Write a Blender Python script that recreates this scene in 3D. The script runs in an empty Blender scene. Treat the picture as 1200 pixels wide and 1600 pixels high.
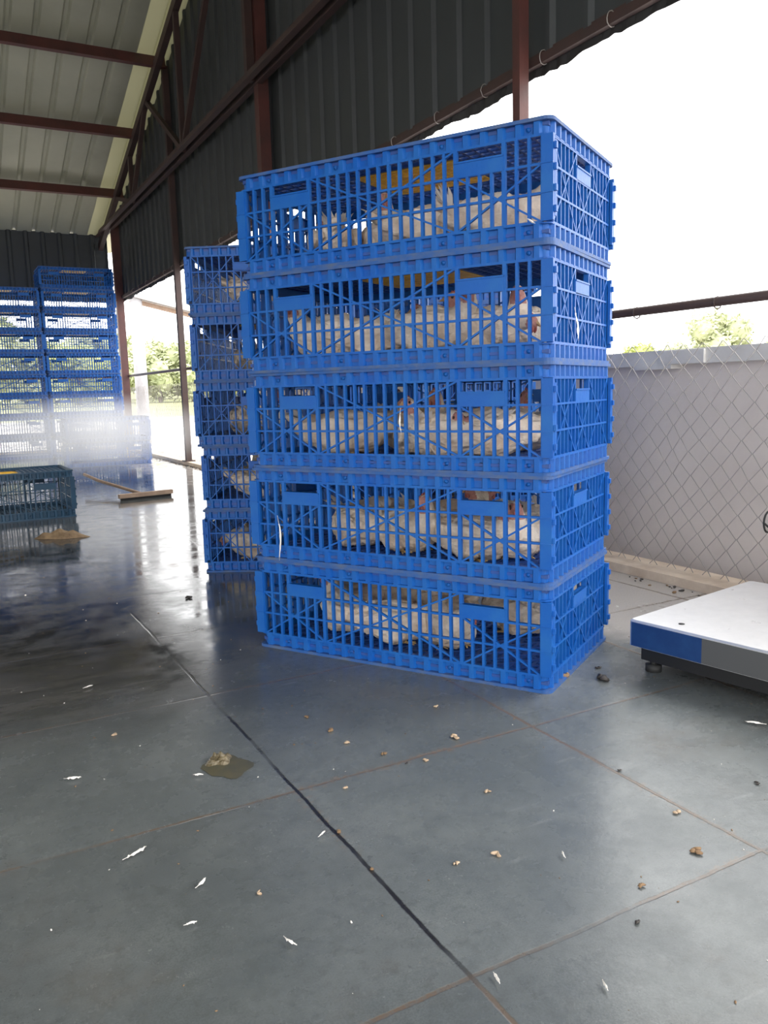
import bpy, bmesh, math, random
from mathutils import Vector, Matrix, noise
from math import pi, sin, cos, radians
random.seed(7)
sc = bpy.context.scene
C = sc.collection

# ------------------------------------------------------------ camera, world, exposure
cam_d = bpy.data.cameras.new('camera'); cam = bpy.data.objects.new('camera', cam_d); C.objects.link(cam)
Rt = Vector((0.87773618, -0.478374, -0.02715717))
Up = Vector((0.0941403, 0.11660306, 0.9887069))
Fw = Vector((0.46980506, 0.8703804, -0.14738099))
cam.matrix_world = Matrix(((Rt.x, Up.x, -Fw.x, 0), (Rt.y, Up.y, -Fw.y, 0), (Rt.z, Up.z, -Fw.z, 0.752), (0, 0, 0, 1)))
cam_d.sensor_fit = 'VERTICAL'; cam_d.sensor_height = 24.0; cam_d.lens = 24.0 * 1271.9 / 1600.0
cam_d.clip_start = 0.02; cam_d.clip_end = 400
sc.camera = cam
w = bpy.data.worlds.new('overcast_sky'); sc.world = w; w.use_nodes = True
wn = w.node_tree; bg = wn.nodes['Background']
tc = wn.nodes.new('ShaderNodeTexCoord'); sep = wn.nodes.new('ShaderNodeSeparateXYZ')
rmp = wn.nodes.new('ShaderNodeValToRGB')
wn.links.new(tc.outputs['Generated'], sep.inputs[0]); wn.links.new(sep.outputs[2], rmp.inputs[0])
rmp.color_ramp.elements[0].color = (1, 1, 1, 1); rmp.color_ramp.elements[1].color = (0.97, 0.985, 1.0, 1)
wn.links.new(rmp.outputs[0], bg.inputs[0]); bg.inputs[1].default_value = 3.6
sun_d = bpy.data.lights.new('sun', 'SUN'); sun = bpy.data.objects.new('sun', sun_d); C.objects.link(sun)
sun_d.energy = 2.0; sun_d.angle = radians(25); sun_d.color = (1, .97, .92)
sun.rotation_euler = Vector((0.75, -0.15, 0.75)).to_track_quat('Z', 'Y').to_euler()
vs = sc.view_settings
sc.display_settings.display_device = 'sRGB'
vs.view_transform = 'Standard'; vs.look = 'None'; vs.exposure = 0.35; vs.gamma = 1.0; vs.use_curve_mapping = False
cy = sc.cycles
cy.use_denoising = True
cy.max_bounces = 8; cy.diffuse_bounces = 5; cy.glossy_bounces = 4; cy.volume_bounces = 2; cy.transparent_max_bounces = 8
cy.sample_clamp_indirect = 8; cy.volume_step_rate = 2.0; cy.volume_max_steps = 64

# ------------------------------------------------------------ helpers
class MB:
    """collects geometry for one mesh"""
    def __init__(s): s.v = []; s.f = []; s.m = []; s.mi = 0; s.sm = []
    def add(s, vs_, fs_, smooth=False):
        b = len(s.v); s.v += [tuple(q) for q in vs_]
        for f in fs_: s.f.append(tuple(b + i for i in f)); s.m.append(s.mi); s.sm.append(smooth)
    def box(s, x0, x1, y0, y1, z0, z1):
        s.add([(x0,y0,z0),(x1,y0,z0),(x1,y1,z0),(x0,y1,z0),(x0,y0,z1),(x1,y0,z1),(x1,y1,z1),(x0,y1,z1)],
              [(0,3,2,1),(4,5,6,7),(0,1,5,4),(1,2,6,5),(2,3,7,6),(3,0,4,7)])
    def bar(s, a, b, w, d, up=(0,0,1)):
        a = Vector(a); b = Vector(b); t = (b - a).normalized(); u = Vector(up)
        if abs(t.dot(u)) > .98: u = Vector((1,0,0))
        n = t.cross(u).normalized(); u = n.cross(t).normalized()
        P = []
        for e in (a, b):
            for i, j in ((-1,-1),(1,-1),(1,1),(-1,1)): P.append(e + n*(i*w/2) + u*(j*d/2))
        s.add(P, [(3,2,1,0),(4,5,6,7),(0,1,5,4),(1,2,6,5),(2,3,7,6),(3,0,4,7)])
    def tube(s, pts, r, n=8, closed=False, taper=None, caps=True):
        pts = [Vector(q) for q in pts]; N = len(pts); P = []; prev = None
        for i, q in enumerate(pts):
            t = (pts[min(i+1, N-1)] - pts[max(i-1, 0)]).normalized()
            if prev is None: prev = t.orthogonal().normalized()
            prev = (prev - t*prev.dot(t)).normalized(); bi = t.cross(prev)
            rr = r*(taper[i] if taper else 1)
            for k in range(n):
                a = 2*pi*k/n; P.append(q + prev*cos(a)*rr + bi*sin(a)*rr)
        F = []
        for i in range(N-1):
            for k in range(n): F.append((i*n+k, i*n+(k+1)%n, (i+1)*n+(k+1)%n, (i+1)*n+k))
        if caps: F.append(tuple(range(n))[::-1]); F.append(tuple((N-1)*n+k for k in range(n)))
        s.add(P, F, True)
    def ring(s, ax, ay, r, t, z0, z1, n=4):
        """rounded rectangular band, outer half sizes ax, ay, wall t"""
        def path(ax, ay, r):
            o = []
            for cx_, cy_, a0 in ((ax-r, ay-r, 0), (-ax+r, ay-r, pi/2), (-ax+r, -ay+r, pi), (ax-r, -ay+r, 1.5*pi)):
                for k in range(n+1):
                    a = a0 + pi/2*k/n; o.append((cx_+r*cos(a), cy_+r*sin(a)))
            return o
        A = path(ax, ay, r); B = path(ax-t, ay-t, max(r-t, .001)); N = len(A)
        P = [(x,y,z0) for x,y in A]+[(x,y,z1) for x,y in A]+[(x,y,z0) for x,y in B]+[(x,y,z1) for x,y in B]
        F = []
        for k in range(N):
            j = (k+1) % N
            F += [(k,j,N+j,N+k), (N+k,N+j,3*N+j,3*N+k), (3*N+k,3*N+j,2*N+j,2*N+k), (2*N+k,2*N+j,j,k)]
        s.add(P, F)
    def ball(s, c, rx, ry, rz, nu=10, nv=7, M=None):
        P = []; F = []
        for i in range(1, nv):
            th = pi*i/nv
            for k in range(nu):
                a = 2*pi*k/nu; q = Vector((rx*sin(th)*cos(a), ry*sin(th)*sin(a), rz*cos(th)))
                if M: q = M @ q
                P.append(Vector(c)+q)
        for e in (1, -1):
            q = Vector((0,0,rz*e)); q = M @ q if M else q; P.append(Vector(c)+q)
        for i in range(nv-2):
            for k in range(nu): F.append((i*nu+k, (i+1)*nu+k, (i+1)*nu+(k+1)%nu, i*nu+(k+1)%nu))
        T = (nv-1)*nu
        for k in range(nu): F.append((T, k, (k+1)%nu)); F.append((T+1, (nv-2)*nu+(k+1)%nu, (nv-2)*nu+k))
        s.add(P, F, True)
    def mesh(s, name, mats):
        me = bpy.data.meshes.new(name); me.from_pydata(s.v, [], s.f)
        for m in (mats if isinstance(mats, (list, tuple)) else [mats]): me.materials.append(m)
        me.polygons.foreach_set('material_index', s.m); me.polygons.foreach_set('use_smooth', s.sm)
        me.update(); return me
    def build(s, name, mats, parent=None):
        o = bpy.data.objects.new(name, s.mesh(name, mats)); C.objects.link(o); o.parent = parent; return o

def tag(o, label=None, cat=None, group=None, kind=None):
    if label: o['label'] = label
    if cat: o['category'] = cat
    if group: o['group'] = group
    if kind: o['kind'] = kind
    return o
def empty(name, loc=(0,0,0), rz=0):
    o = bpy.data.objects.new(name, None); C.objects.link(o); o.location = loc; o.rotation_euler = (0,0,rz)
    o.empty_display_size = .1; return o
def copy_tree(o, parent=None):
    c = o.copy(); C.objects.link(c); c.parent = parent
    for ch in [q for q in kids.get(o.name, [])]: copy_tree(ch, c)
    return c
kids = {}
def freeze(o):
    kids[o.name] = list(o.children)
    for c in o.children: freeze(c)

# ------------------------------------------------------------ materials
def mat(name, col, rough=.6, metal=0, spec=.5, var=0, vscale=8, bump=0, bscale=60, col2=None, rvar=0, objrand=0):
    m = bpy.data.materials.new(name); m.use_nodes = True; nt = m.node_tree; N = nt.nodes; L = nt.links
    b = N['Principled BSDF']; b.inputs['Base Color'].default_value = (*col, 1)
    b.inputs['Roughness'].default_value = rough; b.inputs['Metallic'].default_value = metal
    b.inputs['Specular IOR Level'].default_value = spec
    t = N.new('ShaderNodeTexCoord')
    if col2 or rvar:
        n = N.new('ShaderNodeTexNoise'); n.inputs['Scale'].default_value = vscale; n.inputs['Detail'].default_value = 6
        n.inputs['Roughness'].default_value = .62
        L.new(t.outputs['Object'], n.inputs['Vector'])
        r = N.new('ShaderNodeMapRange'); r.inputs[1].default_value = .5-var; r.inputs[2].default_value = .5+var+.12
        L.new(n.outputs[0], r.inputs[0])
        if col2:
            mx = N.new('ShaderNodeMix'); mx.data_type = 'RGBA'; mx.inputs[6].default_value = (*col,1); mx.inputs[7].default_value = (*col2,1)
            L.new(r.outputs[0], mx.inputs[0]); L.new(mx.outputs[2], b.inputs['Base Color'])
        if rvar:
            rr = N.new('ShaderNodeMapRange'); rr.inputs[3].default_value = rough-rvar; rr.inputs[4].default_value = rough+rvar
            L.new(n.outputs[0], rr.inputs[0]); L.new(rr.outputs[0], b.inputs['Roughness'])
    if objrand:
        oi = N.new('ShaderNodeObjectInfo'); hs = N.new('ShaderNodeHueSaturation')
        mr = N.new('ShaderNodeMapRange'); mr.inputs[3].default_value = 1-objrand; mr.inputs[4].default_value = 1+objrand
        L.new(oi.outputs['Random'], mr.inputs[0]); L.new(mr.outputs[0], hs.inputs['Value'])
        src = b.inputs['Base Color'].links[0].from_socket if b.inputs['Base Color'].links else None
        if src: L.new(src, hs.inputs['Color'])
        else: hs.inputs['Color'].default_value = (*col, 1)
        L.new(hs.outputs[0], b.inputs['Base Color'])
    if bump:
        n2 = N.new('ShaderNodeTexNoise'); n2.inputs['Scale'].default_value = bscale; n2.inputs['Detail'].default_value = 4
        L.new(t.outputs['Object'], n2.inputs['Vector'])
        bp = N.new('ShaderNodeBump'); bp.inputs['Strength'].default_value = bump; bp.inputs['Distance'].default_value = .01
        L.new(n2.outputs[0], bp.inputs['Height']); L.new(bp.outputs[0], b.inputs['Normal'])
    return m

BLUE = mat('blue_plastic', (.003,.080,.36), .42, spec=.28, col2=(.014,.115,.36), var=.16, vscale=9, rvar=.1, bump=.08, bscale=90)
BLUE_WORN = mat('worn_blue_plastic_rim', (.018,.085,.29), .6, spec=.3, col2=(.085,.115,.18), var=.12, vscale=22, bump=.15, bscale=70)
BLUE_FLOOR = mat('blue_plastic_grid', (.008,.058,.30), .5, col2=(.03,.07,.19), var=.14, vscale=12)
TEAL = mat('dark_teal_plastic', (.010,.042,.085), .4, col2=(.018,.065,.115), var=.15, vscale=9)
YEL = mat('yellow_plastic', (.90,.56,.02), .45, col2=(.75,.40,.02), var=.14, vscale=20)
RUSTRED = mat('red_oxide_painted_steel', (.11,.036,.030), .55, col2=(.055,.027,.024), var=.15, vscale=6, bump=.1)
DARKSTEEL = mat('dark_primer_steel', (.045,.028,.026), .6, col2=(.07,.035,.03), var=.15, vscale=5)
SHEET = mat('shade_darkened_grey_green_sheet', (.046,.054,.058), .55, col2=(.034,.040,.043), var=.18, vscale=1.3, bump=.05, bscale=8)  # wall cladding: backlit shade put into the colour, darker than the roof sheet
ROOFS = mat('grey_green_roof_sheet', (.38,.395,.31), .5, col2=(.27,.285,.22), var=.18, vscale=1.0, bump=.05, bscale=8)
GALV = mat('galvanised_wire', (.36,.335,.31), .5, metal=.4)
CONC = mat('grey_concrete', (.72,.66,.61), .85, col2=(.60,.54,.50), var=.16, vscale=2.2, bump=.2, bscale=25)
COPING = mat('pale_concrete_coping', (.74,.73,.70), .8, col2=(.60,.58,.55), var=.15, vscale=5, bump=.15, bscale=30)
KERB = mat('cream_painted_kerb', (.72,.60,.47), .8, col2=(.5,.38,.28), var=.14, vscale=9, bump=.2, bscale=30)
YARD = mat('pale_concrete_yard', (.55,.50,.47), .9, col2=(.45,.41,.38), var=.15, vscale=.4)
GRASS = mat('yellow_green_grass', (.20,.22,.085), .9, col2=(.27,.25,.12), var=.15, vscale=.25, bump=.5, bscale=3)
BARK = mat('grey_brown_bark', (.18,.14,.10), .9)
COLUMN = mat('whitewashed_column', (.50,.49,.50), .8, col2=(.36,.35,.36), var=.15, vscale=6)
BLACK = mat('black_steel', (.012,.012,.013), .4)
RUBBER = mat('black_rubber', (.02,.02,.02), .7)
STEEL = mat('brushed_stainless_steel', (.88,.88,.88), .30, metal=.7, rvar=.08, vscale=14, col2=(.78,.78,.78), var=.1)
SIDESTEEL = mat('grey_steel_edge', (.09,.092,.095), .5, metal=.3)
FILM = mat('blue_protective_film', (.008,.035,.13), .5, spec=.25, col2=(.012,.05,.16), var=.1, vscale=20)
WOOD = mat('weathered_wood', (.34,.24,.17), .8, col2=(.22,.15,.11), var=.14, vscale=14)
SACK = mat('tan_wet_sacking', (.25,.17,.095), .85, col2=(.11,.07,.04), var=.14, vscale=24, bump=.6, bscale=60)
FEATHER = mat('white_feather', (.75,.71,.66), .7)
CHIP = mat('brown_crumb', (.24,.15,.08), .9, col2=(.12,.07,.04), var=.1, vscale=80)
CHIPP = mat('pale_husk', (.48,.36,.25), .9, col2=(.3,.2,.12), var=.1, vscale=80)
PEB = mat('dark_dropping', (.03,.025,.022), .6)
COMB = mat('red_comb_skin', (.42,.125,.105), .6, bump=.3, bscale=200)
PINK = mat('pink_face_skin', (.52,.26,.22), .6, bump=.4, bscale=180, col2=(.42,.17,.14), var=.1, vscale=60)
BEAK = mat('pale_horn_beak', (.50,.33,.18), .45)
EYE = mat('dark_eye', (.02,.012,.01), .15)
LEGM = mat('pale_yellow_leg_skin', (.60,.42,.20), .6)
SCRAP = mat('black_plastic_scrap', (.02,.02,.02), .6)

def leafmat(name, c1, c2):
    m = mat(name, c1, .7, col2=c2, var=.12, vscale=1.4)
    b = m.node_tree.nodes['Principled BSDF']
    return m
LEAF = [leafmat('haze_paled_green_leaves', (.46,.48,.28), (.36,.40,.22)), leafmat('haze_paled_olive_leaves', (.38,.42,.22), (.48,.50,.30)),  # outdoor haze and overexposure painted into the leaf colours as paleness
        leafmat('haze_paled_yellow_green_leaves', (.50,.53,.20), (.40,.44,.17))]

def plumage():
    m = mat('white_plumage', (.84,.74,.62), .85, col2=(.50,.36,.25), var=.13, vscale=11, objrand=.13)
    nt = m.node_tree; N = nt.nodes; L = nt.links; b = N['Principled BSDF']
    t = N.new('ShaderNodeTexCoord'); mp = N.new('ShaderNodeMapping'); mp.inputs['Scale'].default_value = (.55,1,1.2)
    v = N.new('ShaderNodeTexVoronoi'); v.inputs['Scale'].default_value = 62; v.feature = 'SMOOTH_F1'
    n = N.new('ShaderNodeTexNoise'); n.inputs['Scale'].default_value = 130; n.inputs['Detail'].default_value = 3
    L.new(t.outputs['Object'], mp.inputs[0]); L.new(mp.outputs[0], v.inputs['Vector']); L.new(mp.outputs[0], n.inputs['Vector'])
    a = N.new('ShaderNodeMath'); a.operation = 'ADD'; L.new(v.outputs[0], a.inputs[0]); L.new(n.outputs[0], a.inputs[1])
    bp = N.new('ShaderNodeBump'); bp.inputs['Strength'].default_value = .55; bp.inputs['Distance'].default_value = .006
    L.new(a.outputs[0], bp.inputs['Height']); L.new(bp.outputs[0], b.inputs['Normal'])
    return m
PLUME = plumage()

def floor_mat():
    m = bpy.data.materials.new('slate_tile_floor'); m.use_nodes = True; nt = m.node_tree; N = nt.nodes; L = nt.links
    b = N['Principled BSDF']
    t = N.new('ShaderNodeTexCoord'); sp = N.new('ShaderNodeSeparateXYZ'); L.new(t.outputs['Object'], sp.inputs[0])
    def nz(scale, det=5, rough=.6, vec=None, st=None):
        n = N.new('ShaderNodeTexNoise'); n.inputs['Scale'].default_value = scale; n.inputs['Detail'].default_value = det
        n.inputs['Roughness'].default_value = rough
        if st:
            mp = N.new('ShaderNodeMapping'); mp.inputs['Scale'].default_value = st[:3]; mp.inputs['Rotation'].default_value = (0,0,st[3] if len(st) > 3 else 0)
            L.new(t.outputs['Object'], mp.inputs[0]); L.new(mp.outputs[0], n.inputs['Vector'])
        else: L.new(t.outputs['Object'], n.inputs['Vector'])
        return n.outputs[0]
    def M(op, a, bb=None, c=None):
        q = N.new('ShaderNodeMath'); q.operation = op
        for i, x in enumerate((a, bb, c)):
            if x is None: continue
            if isinstance(x, (int, float)): q.inputs[i].default_value = x
            else: L.new(x, q.inputs[i])
        return q.outputs[0]
    def rng(x, a0, a1, b0=0., b1=1., smooth=True):
        q = N.new('ShaderNodeMapRange'); q.interpolation_type = 'SMOOTHSTEP' if smooth else 'LINEAR'
        for i, y in enumerate((a0, a1, b0, b1)): q.inputs[i+1].default_value = y
        L.new(x, q.inputs[0]); return q.outputs[0]
    def mixc(f, a, bb):
        q = N.new('ShaderNodeMix'); q.data_type = 'RGBA'
        if isinstance(f, float): q.inputs[0].default_value = f
        else: L.new(f, q.inputs[0])
        for i, x in ((6, a), (7, bb)):
            if isinstance(x, tuple): q.inputs[i].default_value = (*x, 1)
            else: L.new(x, q.inputs[i])
        return q.outputs[2]
    warp = M('MULTIPLY', M('SUBTRACT', nz(5, 3), .5), .012)
    warp2 = M('MULTIPLY', M('SUBTRACT', nz(60, 3), .5), .004)
    wx = M('ADD', M('ADD', sp.outputs[0], warp), warp2); wy = M('ADD', M('ADD', sp.outputs[1], warp), warp2)
    def dist(v, off, per):
        q = M('DIVIDE', M('SUBTRACT', v, off), per); fr = M('SUBTRACT', q, M('ROUND', q)); return M('MULTIPLY', M('ABSOLUTE', fr), per)
    dx = dist(wx, .535, .568); dy = dist(wy, .79, .583)
    brk = rng(nz(3.2, 4), .36, .56)
    jx = M('MULTIPLY', rng(dx, .0022, .0052, 1, 0), M('ADD', .35, M('MULTIPLY', brk, .65)))
    jy = M('MULTIPLY', rng(dy, .0022, .0048, 1, 0), M('ADD', .3, M('MULTIPLY', brk, .7)))
    # tile body colour
    base = mixc(rng(nz(2.6, 8, .7), .35, .68), (.100,.112,.114), (.150,.162,.160))
    base = mixc(M('MULTIPLY', rng(nz(45, 8, .8), .46, .66), .6), base, (.078,.086,.085))
    # per-tile tint
    cx_ = M('FLOOR', M('DIVIDE', M('SUBTRACT', sp.outputs[0], .535), .568)); cy_ = M('FLOOR', M('DIVIDE', M('SUBTRACT', sp.outputs[1], .79), .583))
    cb = N.new('ShaderNodeCombineXYZ'); L.new(cx_, cb.inputs[0]); L.new(cy_, cb.inputs[1])
    wnz = N.new('ShaderNodeTexWhiteNoise'); L.new(cb.outputs[0], wnz.inputs['Vector'])
    hs = N.new('ShaderNodeHueSaturation'); L.new(rng(wnz.outputs[0], 0, 1, .86, 1.12, False), hs.inputs['Value']); L.new(base, hs.inputs['Color'])
    base = hs.outputs[0]
    # brown dirt film and pale scuffs
    base = mixc(M('MULTIPLY', rng(nz(1.4, 9, .72), .52, .72), .45), base, (.12,.095,.07))
    sc1 = rng(nz(4.5, 5, .65, st=(1, 7, 1, .9)), .62, .74)
    base = mixc(M('MULTIPLY', sc1, .28), base, (.30,.31,.31))
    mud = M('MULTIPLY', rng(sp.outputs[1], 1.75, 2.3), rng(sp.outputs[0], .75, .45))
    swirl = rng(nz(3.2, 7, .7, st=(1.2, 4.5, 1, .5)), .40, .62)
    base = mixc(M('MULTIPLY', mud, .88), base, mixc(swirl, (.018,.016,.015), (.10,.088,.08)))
    base = mixc(M('MULTIPLY', rng(nz(240, 2), .72, .78), .7), base, (.38,.32,.25))
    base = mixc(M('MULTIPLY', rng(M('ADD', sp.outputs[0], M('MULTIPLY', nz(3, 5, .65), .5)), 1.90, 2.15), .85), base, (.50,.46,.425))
    base = mixc(M('MULTIPLY', rng(nz(330, 3, .6), .42, .62), .28), base, (.055,.060,.060))
    # joints: brown grit beside, black in the line x=.535 near the camera
    grit = M('MULTIPLY', rng(M('MINIMUM', dx, dy), .0, .022, 1, 0), rng(nz(70, 5, .8), .50, .62))
    grit = M('MULTIPLY', grit, M('MULTIPLY', brk, rng(nz(1.7, 2), .4, .6)))
    base = mixc(M('MULTIPLY', grit, .8), base, (.20,.135,.085))
    base = mixc(M('MULTIPLY', jy, rng(nz(48, 5, .8), .40, .56, .35, 1)), base, (.12,.088,.064))
    black = M('MULTIPLY', rng(M('ABSOLUTE', M('SUBTRACT', sp.outputs[0], .535)), .05, .1, 1, 0), rng(sp.outputs[1], .75, .82))
    jcol = mixc(black, (.12,.09,.066), (.018,.017,.016))
    base = mixc(jx, base, jcol)
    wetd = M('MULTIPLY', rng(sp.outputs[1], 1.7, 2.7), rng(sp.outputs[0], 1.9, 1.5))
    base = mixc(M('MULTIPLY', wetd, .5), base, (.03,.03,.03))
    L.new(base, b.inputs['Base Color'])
    # wetness
    wet = M('MULTIPLY', rng(sp.outputs[1], 1.5, 2.7), rng(nz(2.4, 5, .6), .30, .55))
    wet = M('MAXIMUM', wet, rng(sp.outputs[1], 2.3, 4.0))
    r1 = rng(nz(7, 6, .7), .3, .7, .20, .34)
    q = N.new('ShaderNodeMix'); q.data_type = 'FLOAT'; L.new(wet, q.inputs[0]); L.new(r1, q.inputs[2]); L.new(rng(nz(10, 5), .35, .7, .05, .20), q.inputs[3])
    L.new(q.outputs[0], b.inputs['Roughness'])
    b.inputs['Specular IOR Level'].default_value = .5
    h = M('ADD', M('MULTIPLY', nz(14, 6, .65), .5), M('MULTIPLY', nz(160, 3), .10))
    h = M('SUBTRACT', h, M('MULTIPLY', M('MAXIMUM', jx, jy), .35))
    bp = N.new('ShaderNodeBump'); L.new(rng(wet,0,1,.30,.07), bp.inputs['Strength']); bp.inputs['Distance'].default_value = .004
    L.new(h, bp.inputs['Height']); L.new(bp.outputs[0], b.inputs['Normal'])
    return m

# ------------------------------------------------------------ setting: ground, floor, walls, roof
def struct(o): o['kind'] = 'structure'; return o
XW = 2.42; X0 = -9.0; YF = 12.65; YN = -0.6
g = MB(); g.box(-120, 140, -60, 34, -.35, -.08); struct(g.build('ground', YARD))
g = MB()
nx, ny = 26, 10
P = []; F = []
for j in range(ny+1):
    for i in range(nx+1):
        x = -120+i*10.; y = 34+j*9.0
        P.append((x, y, -.08+ (j/ny)*1.6 + .35*noise.noise((x*.05, y*.05, 0))*(1 if j else 0)))
for j in range(ny):
    for i in range(nx): a = j*(nx+1)+i; F.append((a, a+1, a+nx+2, a+nx+1))
g.add(P, F, True); gb = g.build('grass_bank', GRASS); tag(gb, 'pale yellow green grass bank beyond the yard, under the trees', 'grass', kind='stuff')
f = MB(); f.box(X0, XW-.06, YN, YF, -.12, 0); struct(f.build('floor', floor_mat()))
k = MB(); k.box(XW-.06, XW+.10, YN, YF+.10, -.12, .035); k.box(X0, XW-.06, YF, YF+.12, -.12, .035); struct(k.build('trim_1', KERB))

def corr(mb, o, u, v, n, wu, hv, pitch=.22, rw=.045, rd=.028, hfun=None, minor=False):
    """corrugated sheet: origin o, rib-crossing direction u, along-rib v, depth n. hfun(s)->(v0,v1)"""
    o = Vector(o); u = Vector(u); v = Vector(v); n = Vector(n); s = []; x = 0
    while x < wu:
        s += [(x, 0), (x+pitch-rw*1.6, 0), (x+pitch-rw*1.15, 1), (x+pitch-rw*.45, 1)]
        mid = x+pitch*.42
        if minor: s.insert(len(s)-3, (mid-.01, 0)); (s.insert(len(s)-3, (mid, .18)), s.insert(len(s)-3, (mid+.01, 0))) if minor else None
        x += pitch
    s = [q for q in s if q[0] <= wu]; P = []; F = []
    for a, d in s:
        v0, v1 = hfun(a) if hfun else (0, hv)
        for vv in (v0, v1): P.append(o+u*a+v*vv+n*d*rd)
    for i in range(len(s)-1): F.append((2*i, 2*i+2, 2*i+3, 2*i+1))
    mb.add(P, F)
# roof profile z(Y): ridge at 6.2
def rz_(y): return 3.42+.31*(11.5-y) if y >= 6.2 else 5.063-.31*(6.2-y)
ZB = 2.14
# gable wall (right), cladding from ZB up to the roof
m_ = MB(); corr(m_, (XW+.045, YN-.2, ZB), (0,1,0), (0,0,1), (-1,0,0), YF-YN+.3, 1, pitch=.235, rw=.034, rd=.022, hfun=lambda a: (0, rz_(YN-.2+a)-ZB+.05))
ow = struct(m_.build('wall_right', SHEET)); md = ow.modifiers.new('s', 'SOLIDIFY'); md.thickness = .003; md.offset = -1
m_ = MB(); corr(m_, (X0, YF+.05, ZB), (1,0,0), (0,0,1), (0,-1,0), XW-X0-.02, 3.09-ZB, pitch=.22)
ow = struct(m_.build('wall_back', SHEET)); md = ow.modifiers.new('s', 'SOLIDIFY'); md.thickness = .003
# left gable far away, clad almost to the floor
m_ = MB(); corr(m_, (X0, YN, 1.2), (0,1,0), (0,0,1), (1,0,0), YF-YN, 1, hfun=lambda a: (0, rz_(YN+a)-1.2-.01))
ow = struct(m_.build('wall_left', SHEET)); md = ow.modifiers.new('s', 'SOLIDIFY'); md.thickness = .003
# roof
c_ = cos(math.atan(.31)); s_ = sin(math.atan(.31))
m_ = MB()
corr(m_, (X0-.3, 6.2, 5.063+.03), (1,0,0), (0,c_,-s_), (0,s_,c_), XW-X0+.02, (YF+.55-6.2)/c_, pitch=.25)
corr(m_, (X0-.3, 6.2, 5.063+.03), (1,0,0), (0,-c_,-s_), (0,-s_,c_), XW-X0+.38, (6.2-YN+.7)/c_, pitch=.25)
ow = m_.build('ceiling', ROOFS); struct(ow)
TR = bpy.data.materials.new('translucent_pale_roof_sheet'); TR.use_nodes = True
nt = TR.node_tree; bb = nt.nodes['Principled BSDF']; bb.inputs['Base Color'].default_value = (.48,.47,.33,1); bb.inputs['Roughness'].default_value = .6
tl = nt.nodes.new('ShaderNodeBsdfTranslucent'); tl.inputs[0].default_value = (.40,.38,.20,1)
mx = nt.nodes.new('ShaderNodeMixShader'); mx.inputs[0].default_value = .07
nt.links.new(bb.outputs[0], mx.inputs[1]); nt.links.new(tl.outputs[0], mx.inputs[2]); nt.links.new(mx.outputs[0], nt.nodes['Material Output'].inputs[0])
m_ = MB(); corr(m_, (XW-.31, 6.2, 5.063+.034), (1,0,0), (0,c_,-s_), (0,s_,c_), .81, (YF+.55-6.2)/c_, pitch=.25)
o = m_.build('ceiling_edge_sheet', TR); struct(o)
# purlins
for i, y in enumerate((11.42, 10.15, 8.95, 7.7, 6.45, 5.1, 3.8, 2.5, 1.2, -.1)):
    m_ = MB(); z = rz_(y)
    m_.bar((X0, y, z-.055), (XW-.02, y, z-.055), .05, .105, (0,s_,c_)); m_.bar((X0, y-.03, z-.1), (XW-.02, y-.03, z-.1), .03, .02, (0,s_,c_))
    o = m_.build('roof_purlin', RUSTRED)
    tag(o, ['rust red roof purlin, lowest whole one over the back stacks', 'rust red roof purlin, second up from the eave', 'rust red roof purlin, highest one in view at top left', 'rust red roof purlin just above the top left of view'][i] if i < 4 else 'rust red roof purlin overhead, %s counting from the ridge towards the camera' % ['beyond the ridge', 'first', 'second', 'third', 'fourth', 'fifth', 'sixth'][i-4], 'purlin', 'roof purlins')
# trusses: one in the gable plane, parts are its members
def truss(x, label):
    t = empty('roof_truss', (x, 6.2, 3.06))
    def mem(nm, a, b, w, d): 
        q = MB(); q.bar((0, a[0]-6.2, a[1]-3.06), (0, b[0]-6.2, b[1]-3.06), w, d, (1,0,0)); return q.build(nm, DARKSTEEL, t)
    q = MB()
    for dx in (-.03, .03): q.bar((dx, YN-6.2, .035), (dx, YF+.1-6.2, .035), .012, .075, (0,0,1)); q.bar((dx*1.6, YN-6.2, .0), (dx*1.6, YF+.1-6.2, .0), .05, .01)
    q.build('bottom_chord', DARKSTEEL, t)
    mem('top_chord', (YF+.3, rz_(YF+.3)-.13), (6.2, 5.063-.13), .09, .06); mem('top_chord', (YN, rz_(YN)-.13), (6.2, 5.063-.13), .09, .06)
    for y in (10.4, 8.1, 4.3, 2.0): mem('vertical_web', (y, 3.08), (y, rz_(y)-.12), .05, .05)
    mem('king_post', (6.2, 3.08), (6.2, 4.95), .06, .06)
    for a, b in (((10.4,3.08),(11.4,rz_(11.4)-.12)), ((10.4,3.08),(9.45,rz_(9.45)-.12)), ((8.1,3.08),(9.45,rz_(9.45)-.12)), ((8.1,3.08),(6.3,4.93)),
                 ((4.3,3.08),(6.1,4.93)), ((4.3,3.08),(2.95,rz_(2.95)-.12)), ((2.0,3.08),(2.95,rz_(2.95)-.12))): mem('diagonal_web', a, b, .045, .045)
    tag(t, label, 'roof truss'); return t
truss(XW-.12, 'dark steel roof truss with diagonal webs against the right corrugated gable wall')
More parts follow.
